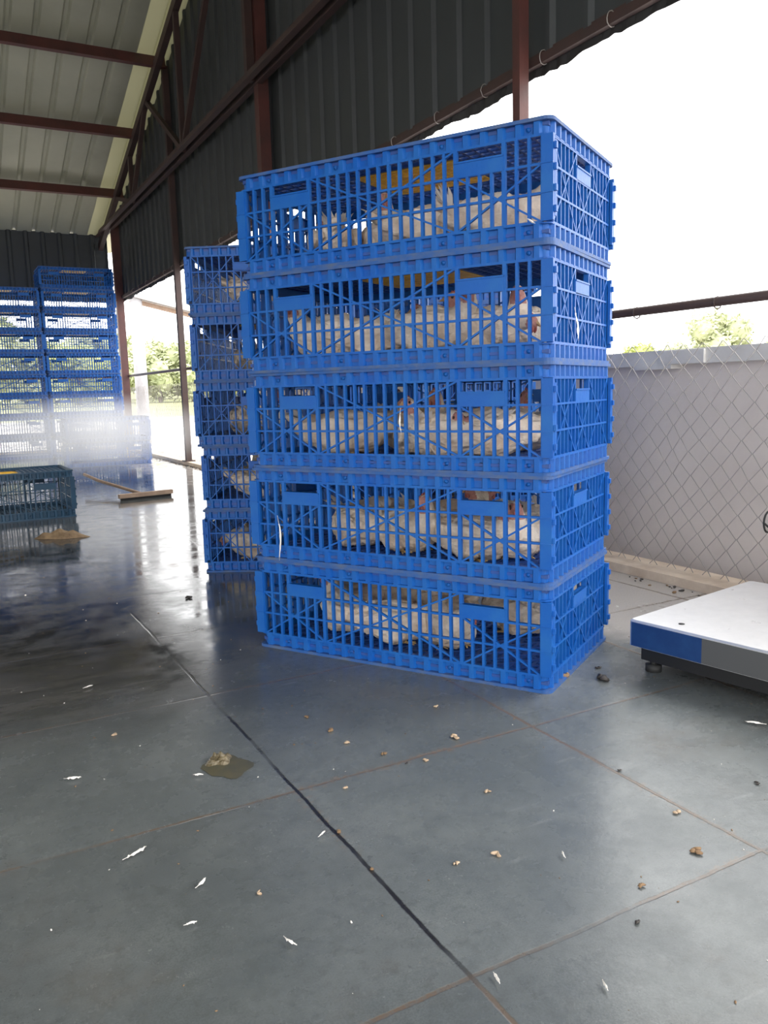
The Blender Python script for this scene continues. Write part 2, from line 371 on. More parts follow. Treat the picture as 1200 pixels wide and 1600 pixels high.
# columns
for y, lb in ((12.12, 'red oxide steel post at the far corner between back wall and fence'), (8.98, 'thin brown steel post in the bright gap left of the second crate stack'),
              (6.18, 'red oxide steel post on the dark gable wall left above the near stack'), (3.04, 'red oxide steel post rising behind the top right of the near stack'), (-.3, 'steel post of the gable wall behind the camera side')):
    m_ = MB(); wv = .10 if y > 12 else (.06 if y > 8 else (.085 if y > 5 else .05))
    zt = 3.05 if y != 6.18 else 3.05
    m_.box(-wv/2, wv/2, -wv/2, wv/2, 0, rz_(y)-.1 if y != -.3 else 2.9); m_.box(-wv, wv, -wv, wv, 0, .012)
    o = m_.build('steel_post', RUSTRED if y != 8.98 else DARKSTEEL); o.location = (XW-.02+ (.0 if y > 8 else -.02), y, .035); tag(o, lb, 'post', 'steel posts of the gable side')
# bottom rail of the cladding with ties and torn scraps
t = empty('cladding_bottom_rail', (XW+.02, 6, ZB+.02))
q = MB(); q.bar((0, YN-6, -.01), (0, YF+.1-6, -.01), .03, .036); q.bar((.02, YN-6, .012), (.02, YF+.1-6, .012), .016, .04); q.build('angle_bar', DARKSTEEL, t)
q = MB(); rr = random.Random(3); y = YN-6
P = []; F = []
while y < YF-6:
    d = .02+.05*max(0, noise.noise((y*2.2, 3.1, 0)))+.012*rr.random(); P += [(.012+.01*rr.random(), y, 0), (.015+.015*rr.random(), y+.01*rr.random(), -.03-d)]; y += .035
for i in range(len(P)//2-1): F.append((2*i, 2*i+2, 2*i+3, 2*i+1))
q.add(P, F); sp_ = q.build('torn_net_edge', SCRAP, t); md = sp_.modifiers.new('s', 'SOLIDIFY'); md.thickness = .004
for i in range(26):
    y = -5.2+i*.42+rr.random()*.12; q = MB(); q.tube([(.024*cos(a), rr.random()*.006, .030*sin(a)) for a in [k*pi/6 for k in range(13)]], .0022, 4)
    o = q.build('wire_tie', GALV, t); o.location = (.0, y, -.005)
tag(t, 'dark angle rail with torn net edge and wire ties along the cladding bottom', 'rail')

# ------------------------------------------------------------ chain link fence on the gable side and the back
def chainlink(mb, o, u, length, z0, z1, du=.0425, dz=.0445, r=.0021, jit=.006):
    o = Vector(o); u = Vector(u); n = u.cross(Vector((0,0,1))); cols = int(length/du); rows = int((z1-z0)/dz)
    rr = random.Random(11)
    def nd(i, j):
        a = noise.noise_vector((i*.23+o.x, j*.31, o.y)); b = noise.noise_vector((i*.9, j*.83, 5.))
        return o+u*(i*du+a.x*jit*2+b.x*.003)+Vector((0,0,1))*(z0+j*dz-o.z*0+a.y*jit*1.6)+n*(a.z*.01)
    for c in range(cols):
        pts = []
        for j in range(rows+1):
            i = c+(1 if (j+c) % 2 else 0); q = nd(i, j); q = q+n*(.0022*(1 if (j+c) % 2 else -1)); pts.append(q)
        P = []; F = []
        for k, q in enumerate(pts):
            for a in (0, 2.09, 4.19): P.append(q+u*(r*cos(a))+n*(r*sin(a)))
        for k in range(len(pts)-1):
            for e in range(3): F.append((3*k+e, 3*k+(e+1)%3, 3*k+3+(e+1)%3, 3*k+3+e))
        mb.add(P, F, True)
fe = empty('chain_link_fence', (XW+.04, 6, 0))
q = MB(); chainlink(q, (0, .3-6, 0), (0,1,0), YF-.4, .01, .92); q.build('wire_mesh', GALV, fe)
q = MB()
q.tube([(-.01, YN-6, 1.025+.0), (-.01, 0, 1.04), (-.01, YF-6, 1.06)], .017, 8); 
q.build('top_rail', DARKSTEEL, fe)
for i in range(18):
    y = -5+i*.33+rr.random()*.1; q = MB(); q.tube([(.02*cos(a), 0, .022*sin(a)) for a in [k*pi/4 for k in range(9)]], .003, 4); q.build('wire_tie', DARKSTEEL, fe).location = (-.01, y, 1.025+.0012*(y+5))
tag(fe, 'galvanised chain link fence with dark top rail along the right side', 'fence')
fb = empty('chain_link_fence', (-2, YF+.02, 0))
q = MB(); chainlink(q, (-3.2, 0, 0), (1,0,0), 7.6, .02, 2.0, du=.06, dz=.062, r=.0022); q.build('wire_mesh', GALV, fb)
q = MB(); q.tube([(-6, 0, 1.06), (4.3, 0, 1.06)], .017, 8); q.build('top_rail', DARKSTEEL, fb)
tag(fb, 'chain link fence along the back wall, seen through the stacked back crates', 'fence')

# ------------------------------------------------------------ boundary wall outside
bw = MB(); bw.box(2.66, 2.84, -3, 7.6, -.2, .824); bw.box(2.61, 2.89, -3, 7.6, .824, .883)
bw.mi = 1
o = bw.build('boundary_wall', [CONC, COPING]); struct(o)
for p_, s in ((o.data.polygons[i], i) for i in range(len(o.data.polygons))):
    p_.material_index = 1 if s >= 6 else 0
# bracket patch on the coping
q = MB(); q.box(2.598, 2.61, 2.20, 2.42, .826, .878); q.box(2.60, 2.66, 2.36, 2.56, .808, .824)
o = q.build('coping_patch', COPING); tag(o, 'pale mortar patch and clip on the boundary wall coping behind the fence', 'bracket')

# outside canopy: column, sloping beam, roof sheet
t = empty('yard_canopy', (3.2, 14.8, -.08))
q = MB(); q.tube([(0,0,0), (0,0,2.55)], .11, 16); q.build('column', COLUMN, t)
q = MB(); q.bar((-.1, 0, 2.50), (6, .0, 1.12), .08, .07); q.build('beam', WOOD, t)
q = MB(); corr(q, (-.2, -.15, 2.58), (0,1,0), Vector((6,0,-1.38)).normalized(), (0,0,1), .6, 6.3, pitch=.15, rw=.05, rd=.04)
o = q.build('corrugated_roof', COPING, t); md = o.modifiers.new('s', 'SOLIDIFY'); md.thickness = .02
tag(t, 'pale round column and sloping lean-to canopy standing outside the fence', 'canopy')

# ------------------------------------------------------------ trees
def leaf_mesh(name, mat_, seed, n=2600, blobs=11, flat=1.0, ls=.16):
    r = random.Random(seed); q = MB(); B = []
    for i in range(blobs):
        a = r.random()*2*pi; d = r.random()**.5*1.35; B.append((Vector((d*cos(a), d*sin(a), 1.5+r.random()*2.3*flat)), .55+r.random()*.5))
    for i in range(n):
        c, rad = B[r.randrange(blobs)]
        v = Vector((r.gauss(0,1), r.gauss(0,1), r.gauss(0,1))).normalized(); p_ = c+v*rad*(.6+.45*r.random())
        a = Vector((r.gauss(0,1), r.gauss(0,1), r.gauss(0,.7))).normalized(); b = a.orthogonal().normalized()
        s = ls*(.6+r.random()*.8)
        q.add([p_-a*s, p_+b*s*.45, p_+a*s, p_-b*s*.45], [(0,1,2,3)])
    for c, rad in B: q.ball(c, rad*.72, rad*.72, rad*.66, 8, 6)
    return q.mesh(name, mat_)
LM = [leaf_mesh('crown', LEAF[i % 3], 20+i) for i in range(4)]
tk = MB(); tk.tube([(0,0,-.3), (.05,0,1), (.0,.05,2.2), (.1,0,3)], .13, 8, taper=[1.2,1,.8,.4]); tk.tube([(0,0,1.3), (.6,.2,2.4)], .06, 6); tk.tube([(0,0,1.5), (-.6,-.1,2.5)], .06, 6)
TK = tk.mesh('trunk', BARK)
rt = random.Random(5)
def tree(x, y, z, s, k, label, group):
    t = empty('leafy_tree', (x, y, z), rt.random()*6); t.scale = (s, s, s*(.9+.25*rt.random()))
    c = bpy.data.objects.new('crown', LM[k % 4]); C.objects.link(c); c.parent = t
    c = bpy.data.objects.new('trunk', TK); C.objects.link(c); c.parent = t
    tag(t, label, 'tree', group)
PLC = ['leftmost', 'second from left', 'third from left', 'fourth from left', 'fifth from left', 'sixth from left', 'rightmost']
for row, (yy, s0, n_) in enumerate(((56, .92, 7), (66, 1.12, 7))):
    for j in range(n_):
        x = (2.5+j*2.6+rt.random()*.6)*yy/56
        tree(x, yy+rt.random()*2, -.35+row*.5, s0*(1.0+.22*rt.random()), j+row, '%s tree of the %s rank in the pale line beyond the yard' % (PLC[j], ('front', 'rear')[row]), 'trees beyond the yard, '+('front', 'rear')[row]+' rank')
for j, (x, y, s) in enumerate(((40,42.5,.66),(41,40.2,.58),(40,38.6,.78),(42,37,.64),(40,35.2,.70),(41,33.2,.84),(38.5,31.6,.98),(41,30.2,.80),(44,29.5,.98))):
    tree(x, y, -.2, s, j+ (2 if s > .95 else 0), 'tree top above the right boundary wall, %s of nine' % (PLC[:6]+['third from right', 'second from right', 'rightmost'])[j], 'trees over the boundary wall')

# ------------------------------------------------------------ poultry crate
CL, CW, CH = .905, .508, .27
def make_crate(name, B_, RIM, FL, HATCH, zs=1.0):
    root = empty(name)
    hx, hy = CL/2, CW/2
    def ribs(q, z0, z1):
        n = 20
        for i in range(n):
            x = -hx+.035+(CL-.07)*i/(n-1)
            for s in (-1, 1):
                P = []
                for zz, k in ((z0, .9), (z1, 1)):
                    for a, d in ((-.0115, 0), (-.0065, .0095), (.0065, .0095), (.0115, 0)): P.append((x+a*s*-1, s*(hy-.010+d+.0002), zz))
                q.add(P, [(0,1,5,4),(1,2,6,5),(2,3,7,6),(7,3,0,4),(3,2,1,0),(4,5,6,7)])
        n = 13
        for i in range(n):
            y = -hy+.03+(CW-.06)*i/(n-1)
            for s in (-1, 1):
                P = []
                for zz in (z0, z1):
                    for a, d in ((-.0085, 0), (-.004, .0095), (.004, .0095), (.0085, 0)): P.append((s*(hx-.010+d+.0002), y+a*s, zz))
                q.add(P, [(0,1,5,4),(1,2,6,5),(2,3,7,6),(7,3,0,4),(3,2,1,0),(4,5,6,7)])
        for i in (1, 6, 13, 18):   # screw bosses
            x = -hx+.035+(CL-.07)*(i+.5)/19; zc = (z0+z1)/2
            for s in (-1, 1):
                q.tube([(x, s*(hy-.011), zc), (x, s*(hy-.0065), zc)], .0055, 8)
                q.tube([(x, s*(hy-.007), zc), (x, s*(hy-.004), zc)], .0028, 6)
    # base tray
    q = MB(); q.ring(hx-.010, hy-.010, .012, .005, .006*zs, .0425*zs); ribs(q, .008*zs, .0405*zs); q.ring(hx-.0015, hy-.0015, .016, .013, .0395*zs, .0425*zs)
    q.build('base_tray', B_, root)
    q = MB(); q.ring(hx+.004, hy+.004, .02, .014, 0, .008*zs); q.build('base_rim', RIM, root)
    q = MB(); n = 37
    for i in range(n): x = -hx+.012+(CL-.024)*i/(n-1); q.box(x-.0045, x+.0045, -hy+.01, hy-.01, .018, .028)
    for i in range(19): y = -hy+.012+(CW-.024)*i/18; q.box(-hx+.01, hx-.01, y-.0045, y+.0045, .0195, .0265)
    for i in range(-8, 14):
        a = Vector((-hx+.02+i*.065+.0, -hy+.012, .0275)); b = a+Vector((CW-.024, CW-.024, 0))*.98
        if a.x < -hx+.01: d = -hx+.01-a.x; a = a+Vector((d,d,0))
        if b.x > hx-.01: d = b.x-hx+.01; b = b-Vector((d,d,0))
        if b.x > a.x: q.bar(a, b, .005, .004)
    q.build('floor_grid', FL, root)
    # long side panels
    z = [.0430*zs, .106*zs, .1695*zs, .2320*zs]
    u = (CL-.044)/28; xs = lambda i: -hx+.022+i*u
    for s in (-1, 1):
        q = MB(); yb = s*(hy+.001); T = .010
        def vb(x, w, z0, z1, dep=T): q.box(x-w/2, x+w/2, min(yb, yb-s*dep), max(yb, yb-s*dep), z0, z1)
        for e in (-1, 1):
            xa = e*(hx+.006); xb = e*(hx-.022); q.box(min(xa,xb), max(xa,xb), min(yb+s*.003, yb-s*.009), max(yb+s*.003, yb-s*.009), z[0]+.001, z[3]-.001)
            for zz in (z[1], z[2]): q.box(min(xa,xb), max(xa,xb), min(yb+s*.005, yb), max(yb+s*.005, yb), zz-.0015, zz+.0015)
            xa2 = e*(hx+.0065); xc = e*(hx-.001)
            for k in range(4):   # hinge knuckles
                zc = z[0]+(z[3]-z[0])*(.14+.24*k); q.box(min(xa2,xa2+e*.006), max(xa2,xa2+e*.006), min(yb-s*.001, yb-s*.012), max(yb-s*.001, yb-s*.012), zc-.007, zc+.007)
            q.box(min(xa2,xc), max(xa2,xc), min(yb-s*.009, yb-s*.02), max(yb-s*.009, yb-s*.02), z[0]+.012, z[3]-.012)
        for i in range(0, 29):
            wdt = .0095 if i in (3, 7, 21, 25) else (.0068 if 0 < i < 28 else .005)
            top = z[2] if i in (4,5,6,22,23,24) else z[3]
            vb(xs(i), wdt, z[0], top)
        for zz, hh in ((z[0], .006), (z[1], .0056), (z[2], .0056), (z[3], .006)): q.box(xs(0), xs(28), min(yb-s*.001, yb-s*T), max(yb-s*.001, yb-s*T), zz-hh/2, zz+hh/2)
        hm = []
        for a, b in ((3, 7), (21, 25)):
            zt = z[2]+(z[3]-z[2])*.55; q0 = q; q = MB(); hm.append(q)
            q.box(xs(a), xs(b), min(yb+s*.001, yb-s*.006), max(yb+s*.001, yb-s*.006), z[2]-.002, zt)
            q.box(xs(a), xs(b), min(yb+s*.003, yb-s*.014), max(yb+s*.003, yb-s*.014), zt-.004, zt); q = q0
        yd = yb-s*.005
        for a, b, c, d in ((0,z[2],7,z[0]), (0,z[0],7,z[2]), (7,z[3],21,z[0]), (7,z[0],21,z[3]), (21,z[2],28,z[0]), (21,z[0],28,z[2])):
            q.bar((xs(a), yd, b), (xs(c), yd, d), .007, .0045)
        sp0 = q.build('side_panel', B_, root)
        for h_ in hm: h_.build('handle', B_, sp0)
    # short end panels
    uy = (CW-.044)/16; ys = lambda i: -hy+.022+i*uy
    for s in (-1, 1):
        q = MB(); xb = s*(hx-.003); T = .014
        for i in range(17):
            wdt = .0055 if i in (6, 10) else (.0042 if 0 < i < 16 else .006)
            top = z[2] if i in (7,8,9) else z[3]
            q.box(min(xb, xb-s*T), max(xb, xb-s*T), ys(i)-wdt/2, ys(i)+wdt/2, z[0], top)
        for zz, hh in ((z[0], .006), (z[1], .005), (z[2], .005), (z[3], .006)): q.box(min(xb+s*.001, xb-s*T), max(xb+s*.001, xb-s*T), ys(0), ys(16), zz-hh/2, zz+hh/2)
        zt = z[2]+(z[3]-z[2])*.55; q0 = q; q = MB(); h_ = q
        q.box(min(xb+s*.001, xb-s*.006), max(xb+s*.001, xb-s*.006), ys(6), ys(10), z[2], zt)
        q.box(min(xb+s*.003, xb-s*.016), max(xb+s*.003, xb-s*.016), ys(6), ys(10), zt-.004, zt); q = q0
        xd = xb-s*.001
        for a, b, c, d in ((0,z[3],6,z[0]), (0,z[0],6,z[3]), (6,z[2],10,z[0]), (6,z[0],10,z[2]), (10,z[3],16,z[0]), (10,z[0],16,z[3])):
            q.bar((xd, ys(a), b), (xd, ys(c), d), .0035, .0035)
        ep0 = q.build('end_panel', B_, root); h_.build('handle', B_, ep0)
    # lid
    q = MB(); q.ring(hx-.010, hy-.010, .012, .005, .2325*zs, .264*zs); ribs(q, .2345*zs, .262*zs); q.ring(hx-.0015, hy-.0015, .016, .013, .2325*zs, .2355*zs)
    q.build('lid_frame', B_, root)
    q = MB(); q.ring(hx+.004, hy+.004, .02, .014, .262*zs, CH*zs); q.build('lid_rim', RIM, root)
    q = MB(); zl = .252*zs; hxx, hyy = .155, .125
    for i in range(29):
        x = -hx+.012+(CL-.024)*i/28
        if abs(x) < hxx: q.box(x-.003, x+.003, -hy+.01, -hyy, zl, zl+.010); q.box(x-.003, x+.003, hyy, hy-.01, zl, zl+.010)
        else: q.box(x-.003, x+.003, -hy+.01, hy-.01, zl, zl+.010)
    for i in range(17):
        y = -hy+.012+(CW-.024)*i/16
        if abs(y) < hyy: q.box(-hx+.01, -hxx, y-.003, y+.003, zl+.001, zl+.009); q.box(hxx, hx-.01, y-.003, y+.003, zl+.001, zl+.009)
        else: q.box(-hx+.01, hx-.01, y-.003, y+.003, zl+.001, zl+.009)
    q.ring(hxx+.008, hyy+.008, .012, .012, zl-.002, zl+.011); q.build('lid_grid', FL, root)
    q = MB(); cor = .05
    q.ring(hxx-.003, hyy-.003, .02, .010, zl-.004, zl+.006)
    for k in range(-12, 13):
        for sg in (-1, 1):
            # diagonal bars clipped to the hatch
            c0 = k*.034; pts = []
            for x in (-hxx+.008, hxx-.008):
                y = sg*(x-c0)*.6
                if abs(y) <= hyy-.008: pts.append((x, y))
            for y in (-hyy+.008, hyy-.008):
                x = c0+sg*y/.6
                if abs(x) < hxx-.008: pts.append((x, y))
            if len(pts) >= 2: q.bar((*pts[0], zl), (*pts[1], zl+.0001*k), .0095, .008)
    q.build('hatch', HATCH, root)
    freeze(root); return root
proto = make_crate('poultry_crate', BLUE, BLUE_WORN, BLUE_FLOOR, YEL)
first = [True]
def crate(loc, rz, label, group):
    if first[0]: o = proto; first[0] = False
    else: o = copy_tree(proto)
    o.location = loc; o.rotation_euler = (0, 0, rz); tag(o, label, 'crate', group); return o
ORD = ['bottom', 'second from bottom', 'middle', 'second from top', 'topmost']
# near stack; local x runs from the far left corner to the near corner
RZ1 = -1.0287
ax1 = Vector((cos(RZ1), sin(RZ1), 0)); ay1 = Vector((-sin(RZ1), cos(RZ1), 0))
near = Vector((1.2593, 1.4998, 0)); cen1 = near-ax1*CL/2+ay1*CW/2
off1 = [(.0, .0, 0), (-.002, -.001, .004), (.002, .002, -.003), (-.001, .0, .005), (.0, .003, -.002)]
crates1 = []
for i in range(5):
    dx, dy, dr = off1[i]; L_ = cen1+ax1*dx+ay1*dy+Vector((0,0,i*CH))
    crates1.append(crate(L_, RZ1+dr, 'bright blue crate of white chickens, %s of the large near stack' % ORD[i], 'blue poultry crates of the near stack'))
# second stack
RZ2 = radians(59); ax2 = Vector((cos(RZ2), sin(RZ2), 0)); ay2 = Vector((-sin(RZ2), cos(RZ2), 0)); cen2 = Vector((1.401, 3.637, 0))
off2 = [(0,0,0), (.004,-.006,.01), (-.004,.002,-.008), (.003,.008,.006), (.0,.010,-.004)]
for i in range(5):
    dx, dy, dr = off2[i]
    crate(cen2+ax2*dx+ay2*dy+Vector((0,0,i*CH)), RZ2+dr, 'shaded blue crate of chickens, %s of the narrow stack behind the near stack' % ORD[i], 'blue poultry crates of the second stack')
# third stack, glimpsed through the near stack
RZ3 = radians(80); ax3 = Vector((cos(RZ3), sin(RZ3), 0)); ay3 = Vector((-sin(RZ3), cos(RZ3), 0)); cen3 = Vector((1.94, 3.10, 0))
for i in range(5):
    crate(cen3+ax3*(.003*(i%3))+Vector((0,0,i*CH)), RZ3+.006*((i*2)%3-1), 'blue crate glimpsed through the near stack, %s of the hidden stack' % ORD[i], 'blue poultry crates of the hidden third stack')
# back columns
rb = random.Random(9)
NTH = ['top', 'second from top', 'third from top', 'fourth from top', 'fifth from top', 'sixth from top', 'seventh from top', 'eighth from top', 'ninth from top']
for (x, n, nm) in ((1.745, 9, 'tall right column'), (.815, 8, 'left column'), (-.115, 8, 'column cut by the left picture edge')):
    for i in range(n):
        crate((x+rb.uniform(-.008,.008), 11.4+CW/2+rb.uniform(-.01,.01), i*CH), rb.uniform(-.012,.012), 'empty blue crate, %s in the back %s' % (NTH[n-1-i], nm), 'empty blue crates of the back columns')
# pair in the mist
for i in range(2):
    crate((1.665+.006*i, 9.5+CW/2, i*CH), -.05+.02*i, 'empty blue crate veiled by mist, %s one of the pair before the back columns' % ('lower', 'upper')[i], 'pair of misty blue crates')
# teal crate front left
teal = make_crate('poultry_crate', TEAL, TEAL, TEAL, YEL, zs=1.12)
for m_o in teal.children:
    pass
teal.location = (.27, 5.55+CW/2, 0); teal.rotation_euler = (0, 0, .03)
tag(teal, 'dark teal poultry crate alone on the wet floor at the left picture edge', 'crate')

# ------------------------------------------------------------ chickens
def evaluated(obj):
    dg = bpy.context.evaluated_depsgraph_get(); dg.update(); e = obj.evaluated_get(dg); return bpy.data.meshes.new_from_object(e)
def chicken_proto(k, neck, hd, tailup=.5, ruffle=0, seed=0):
    """neck: list of points ending at the head centre, hd: head direction; sitting body, forward +x"""
    q = MB()
    def ell(c, r, rot=(0,0,0)): 
        from mathutils import Euler
        q.ball(c, *r, 16, 12, Euler(rot).to_matrix())
    ell((0,0,.070), (.115,.078,.068), (0,-.06,0)); ell((.065,0,.068), (.068,.070,.062)); ell((-.085,0,.078), (.062,.058,.050))
    ell((.105,0,.082), (.042,.046,.048), (0,.3,0))
    ell((-.150,0,.095+.02*tailup), (.040,.026,.016), (0,.5*tailup+.3,0))
    for s in (-1, 1):
        ell((-.03, s*.066, .076), (.092,.020,.044), (0,-.10,s*-.06)); ell((.0, s*.045, .035), (.055,.035,.034))
        ell((-.10, s*.050, .084), (.055,.012,.022), (0,-.12,s*.22))
    H = Vector(neck[-1]); pts = [Vector((.085,0,.085))]+[Vector(p_) for p_ in neck]
    # smooth the neck
    S = []
    for i in range(len(pts)-1):
        p0 = pts[max(i-1,0)]; p1 = pts[i]; p2 = pts[i+1]; p3 = pts[min(i+2,len(pts)-1)]
        for t in (0,.25,.5,.75): S.append(.5*((2*p1)+(p2-p0)*t+(2*p0-5*p1+4*p2-p3)*t*t+(3*p1-p0-3*p2+p3)*t**3))
    S.append(pts[-1]); n = len(S)
    q.tube(S, .040, 12, taper=[1-.50*(i/(n-1)) for i in range(n)])
    d = Vector(hd).normalized(); M3 = d.to_track_quat('X', 'Z').to_matrix()
    q.ball(H+d*.006, .027, .0185, .0205, 14, 10, M3); q.ball(H+d*.020-Vector((0,0,.003)), .016, .012, .012, 10, 8, M3)
    o = q.build('tmp', PLUME)
    md = o.modifiers.new('r', 'REMESH'); md.mode = 'VOXEL'; md.voxel_size = .0048
    md = o.modifiers.new('s', 'SMOOTH'); md.iterations = 5; md.factor = .5
    me = evaluated(o); bpy.data.objects.remove(o)
    me.name = 'body'
    me.materials.clear(); me.materials.append(PLUME); me.materials.append(PINK)
    off = seed*3.7
    for v in me.vertices:
        c = v.co; dh = (c-H).length
        amp = min(1, max(.1, (dh-.025)/.05))
        a = noise.noise((c.x*24+off, c.y*34, c.z*34)); b = noise.noise((c.x*70+off, c.y*110, c.z*110))
        layer = abs(math.sin(c.x*110+5*noise.noise((c.x*20, c.y*20+off, c.z*20))))
        v.co = c+v.normal*(a*.0075+b*.0032-layer*.0018)*amp
    for p_ in me.polygons:
        c = p_.center-H; f_ = c.dot(d)
        p_.use_smooth = True
        p_.material_index = 1 if (f_ > .006 and c.length < .040 and c.z < .014) else 0
    root = empty('broiler_chicken')
    body = bpy.data.objects.new('body', me); C.objects.link(body); body.parent = root
    side = M3 @ Vector((0,1,0)); upv = M3 @ Vector((0,0,1))
    T = lambda x, y, z: H+d*x+side*y+upv*z
    q = MB(); n = 5; P = []; F = []
    prof = [(a_*.85, .012+(b_-.012)*.62) for a_, b_ in [(-.012,.016),(-.008,.027),(-.003,.023),(.002,.033),(.006,.026),(.011,.032),(.015,.023),(.021,.020),(.024,.010)]]
    for yy in (-.0022, .0022):
        for a, b in prof: P.append(T(a, yy, b))
        for a, b in prof[::-1][:1]: pass
    m = len(prof)
    P += [T(.0, -.002, .010), T(.0, .002, .010)]
    for i in range(m-1): F += [(i, i+1, m+i+1, m+i), (2*m, i+1, i), (2*m+1, m+i, m+i+1)]
    q.add(P, F); q.build('comb', COMB, root)
    q = MB()
    for s in (-1, 1): pass
    q.add([T(.028,.007,.003), T(.028,-.007,.003), T(.028,0,-.006), T(.050,0,-.007), T(.030,0,.009)],
          [(0,4,3),(4,1,3),(0,3,2),(1,2,3),(0,2,1,4)]); q.build('beak', BEAK, root)
    for s in (-1, 1):
        q = MB(); q.ball(T(.014, s*.0165, .004), .0042, .0030, .0042, 8, 6, M3); q.build('eye', EYE, root)
        q = MB(); q.ball(T(.024, s*.006, -.017), .006, .003, .010, 8, 6, M3); q.build('wattle', COMB, root)
    # tail feathers
    q = MB(); r = random.Random(seed)
    for i in range(9 if not ruffle else 26):
        a = (i/8-.5)*1.3 if not ruffle else r.uniform(-1.1,1.1); e = .25+.5*tailup+r.uniform(-.15,.15)*(1+2*ruffle)
        dd = Vector((-cos(e)*cos(a), sin(a)*cos(e), sin(e))); b0 = Vector((-.13, .02*sin(a), .10+.012*tailup)); l = .055+.03*r.random()
        sd = dd.cross(Vector((0,0,1))).normalized()*.010*(1 if not ruffle else .55)
        if i % 2: sd = (sd + Vector((0,0,.006)))
        q.add([b0-sd*.6, b0+dd*l*.6-sd, b0+dd*l, b0+dd*l*.6+sd, b0+sd*.6], [(0,1,2,3,4)])
    q.build('tail_feathers', FEATHER, root)
    # feet
    for s in (-1, 1):
        q = MB(); q.tube([(.02, s*.035, .03), (.035, s*.038, .007)], .006, 6)
        for a in (-.5, 0, .5): q.tube([(.035, s*.038, .006), (.035+.035*cos(a), s*.038+.035*sin(a), .004)], .0038, 5, taper=[1,.6])
        q.tube([(.035, s*.038, .006), (.018, s*.038, .004)], .0035, 5, taper=[1,.6]); q.build('foot', LEGM, root)
    freeze(root); return root
PR = {}
specs = {'up': ([(.125,0,.125), (.135,0,.165)], (1,.15,0)), 'left': ([(.12,.005,.125), (.135,.016,.168)], (.35,1,-.12)),
         'right': ([(.12,-.005,.125), (.135,-.016,.170)], (.3,-1,-.15)), 'low': ([(.135,0,.088), (.160,0,.080)], (1,.2,-.25)),
         'tuck': ([(.120,.01,.112), (.118,.03,.118)], (-.2,1,-.3)), 'ruffled': ([(.13,0,.11), (.155,-.01,.135)], (1,-.3,.1))}
for i, (k_, (nk, hd)) in enumerate(specs.items()): PR[k_] = [chicken_proto(k_, nk, hd, tailup=1.2 if k_ == 'ruffled' else .5, ruffle=int(k_ == 'ruffled'), seed=i), True]
PH = {'up': 'head up', 'left': 'head aside', 'right': 'head turned outward', 'low': 'head low', 'tuck': 'head tucked', 'ruffled': 'ruffled tail'}
CN1 = ['bottom crate', 'second crate up', 'middle crate', 'second crate down', 'top crate']
def chicken(kind, base, axx, axy, rz, lx, ly, z, la, label, group, sc_=1.0):
    # keep the whole bird inside its crate
    L_p = .165*sc_; L_m = .185*sc_; W_ = .088*sc_; ca, sa = cos(la), sin(la)
    ex = [L_p*ca, -L_m*ca]; ey = [L_p*sa, -L_m*sa]
    mxx = max(ex)+W_*abs(sa); mnx = min(ex)-W_*abs(sa); mxy = max(ey)+W_*abs(ca); mny = min(ey)-W_*abs(ca)
    lx = min(max(lx, -.415-mnx), .415-mxx); ly = min(max(ly, -.238-mny), .238-mxy) if (mxy-mny) < .476 else 0
    pr = PR[kind]
    if pr[1]: o = pr[0]; pr[1] = False
    else: o = copy_tree(pr[0])
    o.location = base+axx*lx+axy*ly+Vector((0,0,z+.028)); o.rotation_euler = (0, 0, rz+la); o.scale = (sc_, sc_, sc_)
    tag(o, label, 'chicken', group); return o
# local placements (x, y, facing angle, kind): x<0 is the far left end, y<0 the front
LAY = [
 # bottom
 [(-.31,-.10,2.55,'left'), (-.06,-.14,.35,'low'), (.09,-.09,-.9,'tuck'), (-.27,.11,.3,'up'), (-.03,.13,2.8,'up'), (.25,.12,3.0,'left')],
 # second up
 [(-.19,-.10,2.6,'low'), (-.03,-.13,-.5,'right'), (.20,-.13,-.25,'right'), (.36,-.05,-1.2,'up'), (-.24,.12,.5,'low'), (.00,.13,.3,'up'), (.20,.13,3.0,'left')],
 # middle
 [(-.24,-.12,.3,'low'), (.0,-.10,2.2,'left'), (.14,-.13,3.3,'left'), (.34,-.08,-2.4,'tuck'), (-.12,.13,-.3,'right'), (.12,.13,.2,'right'), (.33,.14,2.9,'up')],
 # second down
 [(-.31,-.11,3.5,'left'), (-.12,-.13,.45,'tuck'), (.08,-.13,-.2,'right'), (.24,-.12,-.5,'low'), (.37,-.04,-1.4,'up'), (-.22,.13,.2,'up'), (.02,.14,2.8,'left'), (.20,.13,-2.5,'up')],
 # top
 [(-.31,-.07,2.2,'left'), (-.12,.0,-1.1,'up'), (.06,-.12,.5,'low'), (.28,-.12,.1,'ruffled'), (-.05,.15,2.9,'low'), (.20,.14,.4,'tuck')]]
PL = ['leftmost', 'second from left', 'third from left', 'fourth from left', 'fifth from left']
for i, lay in enumerate(LAY):
    for front in (True, False):
        row = sorted([c for c in lay if (c[1] < .03) == front], key=lambda c: c[0])
        for j, (x, y, a, kd) in enumerate(row):
            chicken(kd, cen1+Vector((0,0,i*CH)), ax1, ay1, RZ1, x, y, 0, a,
                    'white chicken, %s, %s in %s row, %s, near stack' % (PH[kd], PL[j], 'front' if front else 'back', CN1[i]), 'white chickens in the near stack', random.uniform(.86,.98))
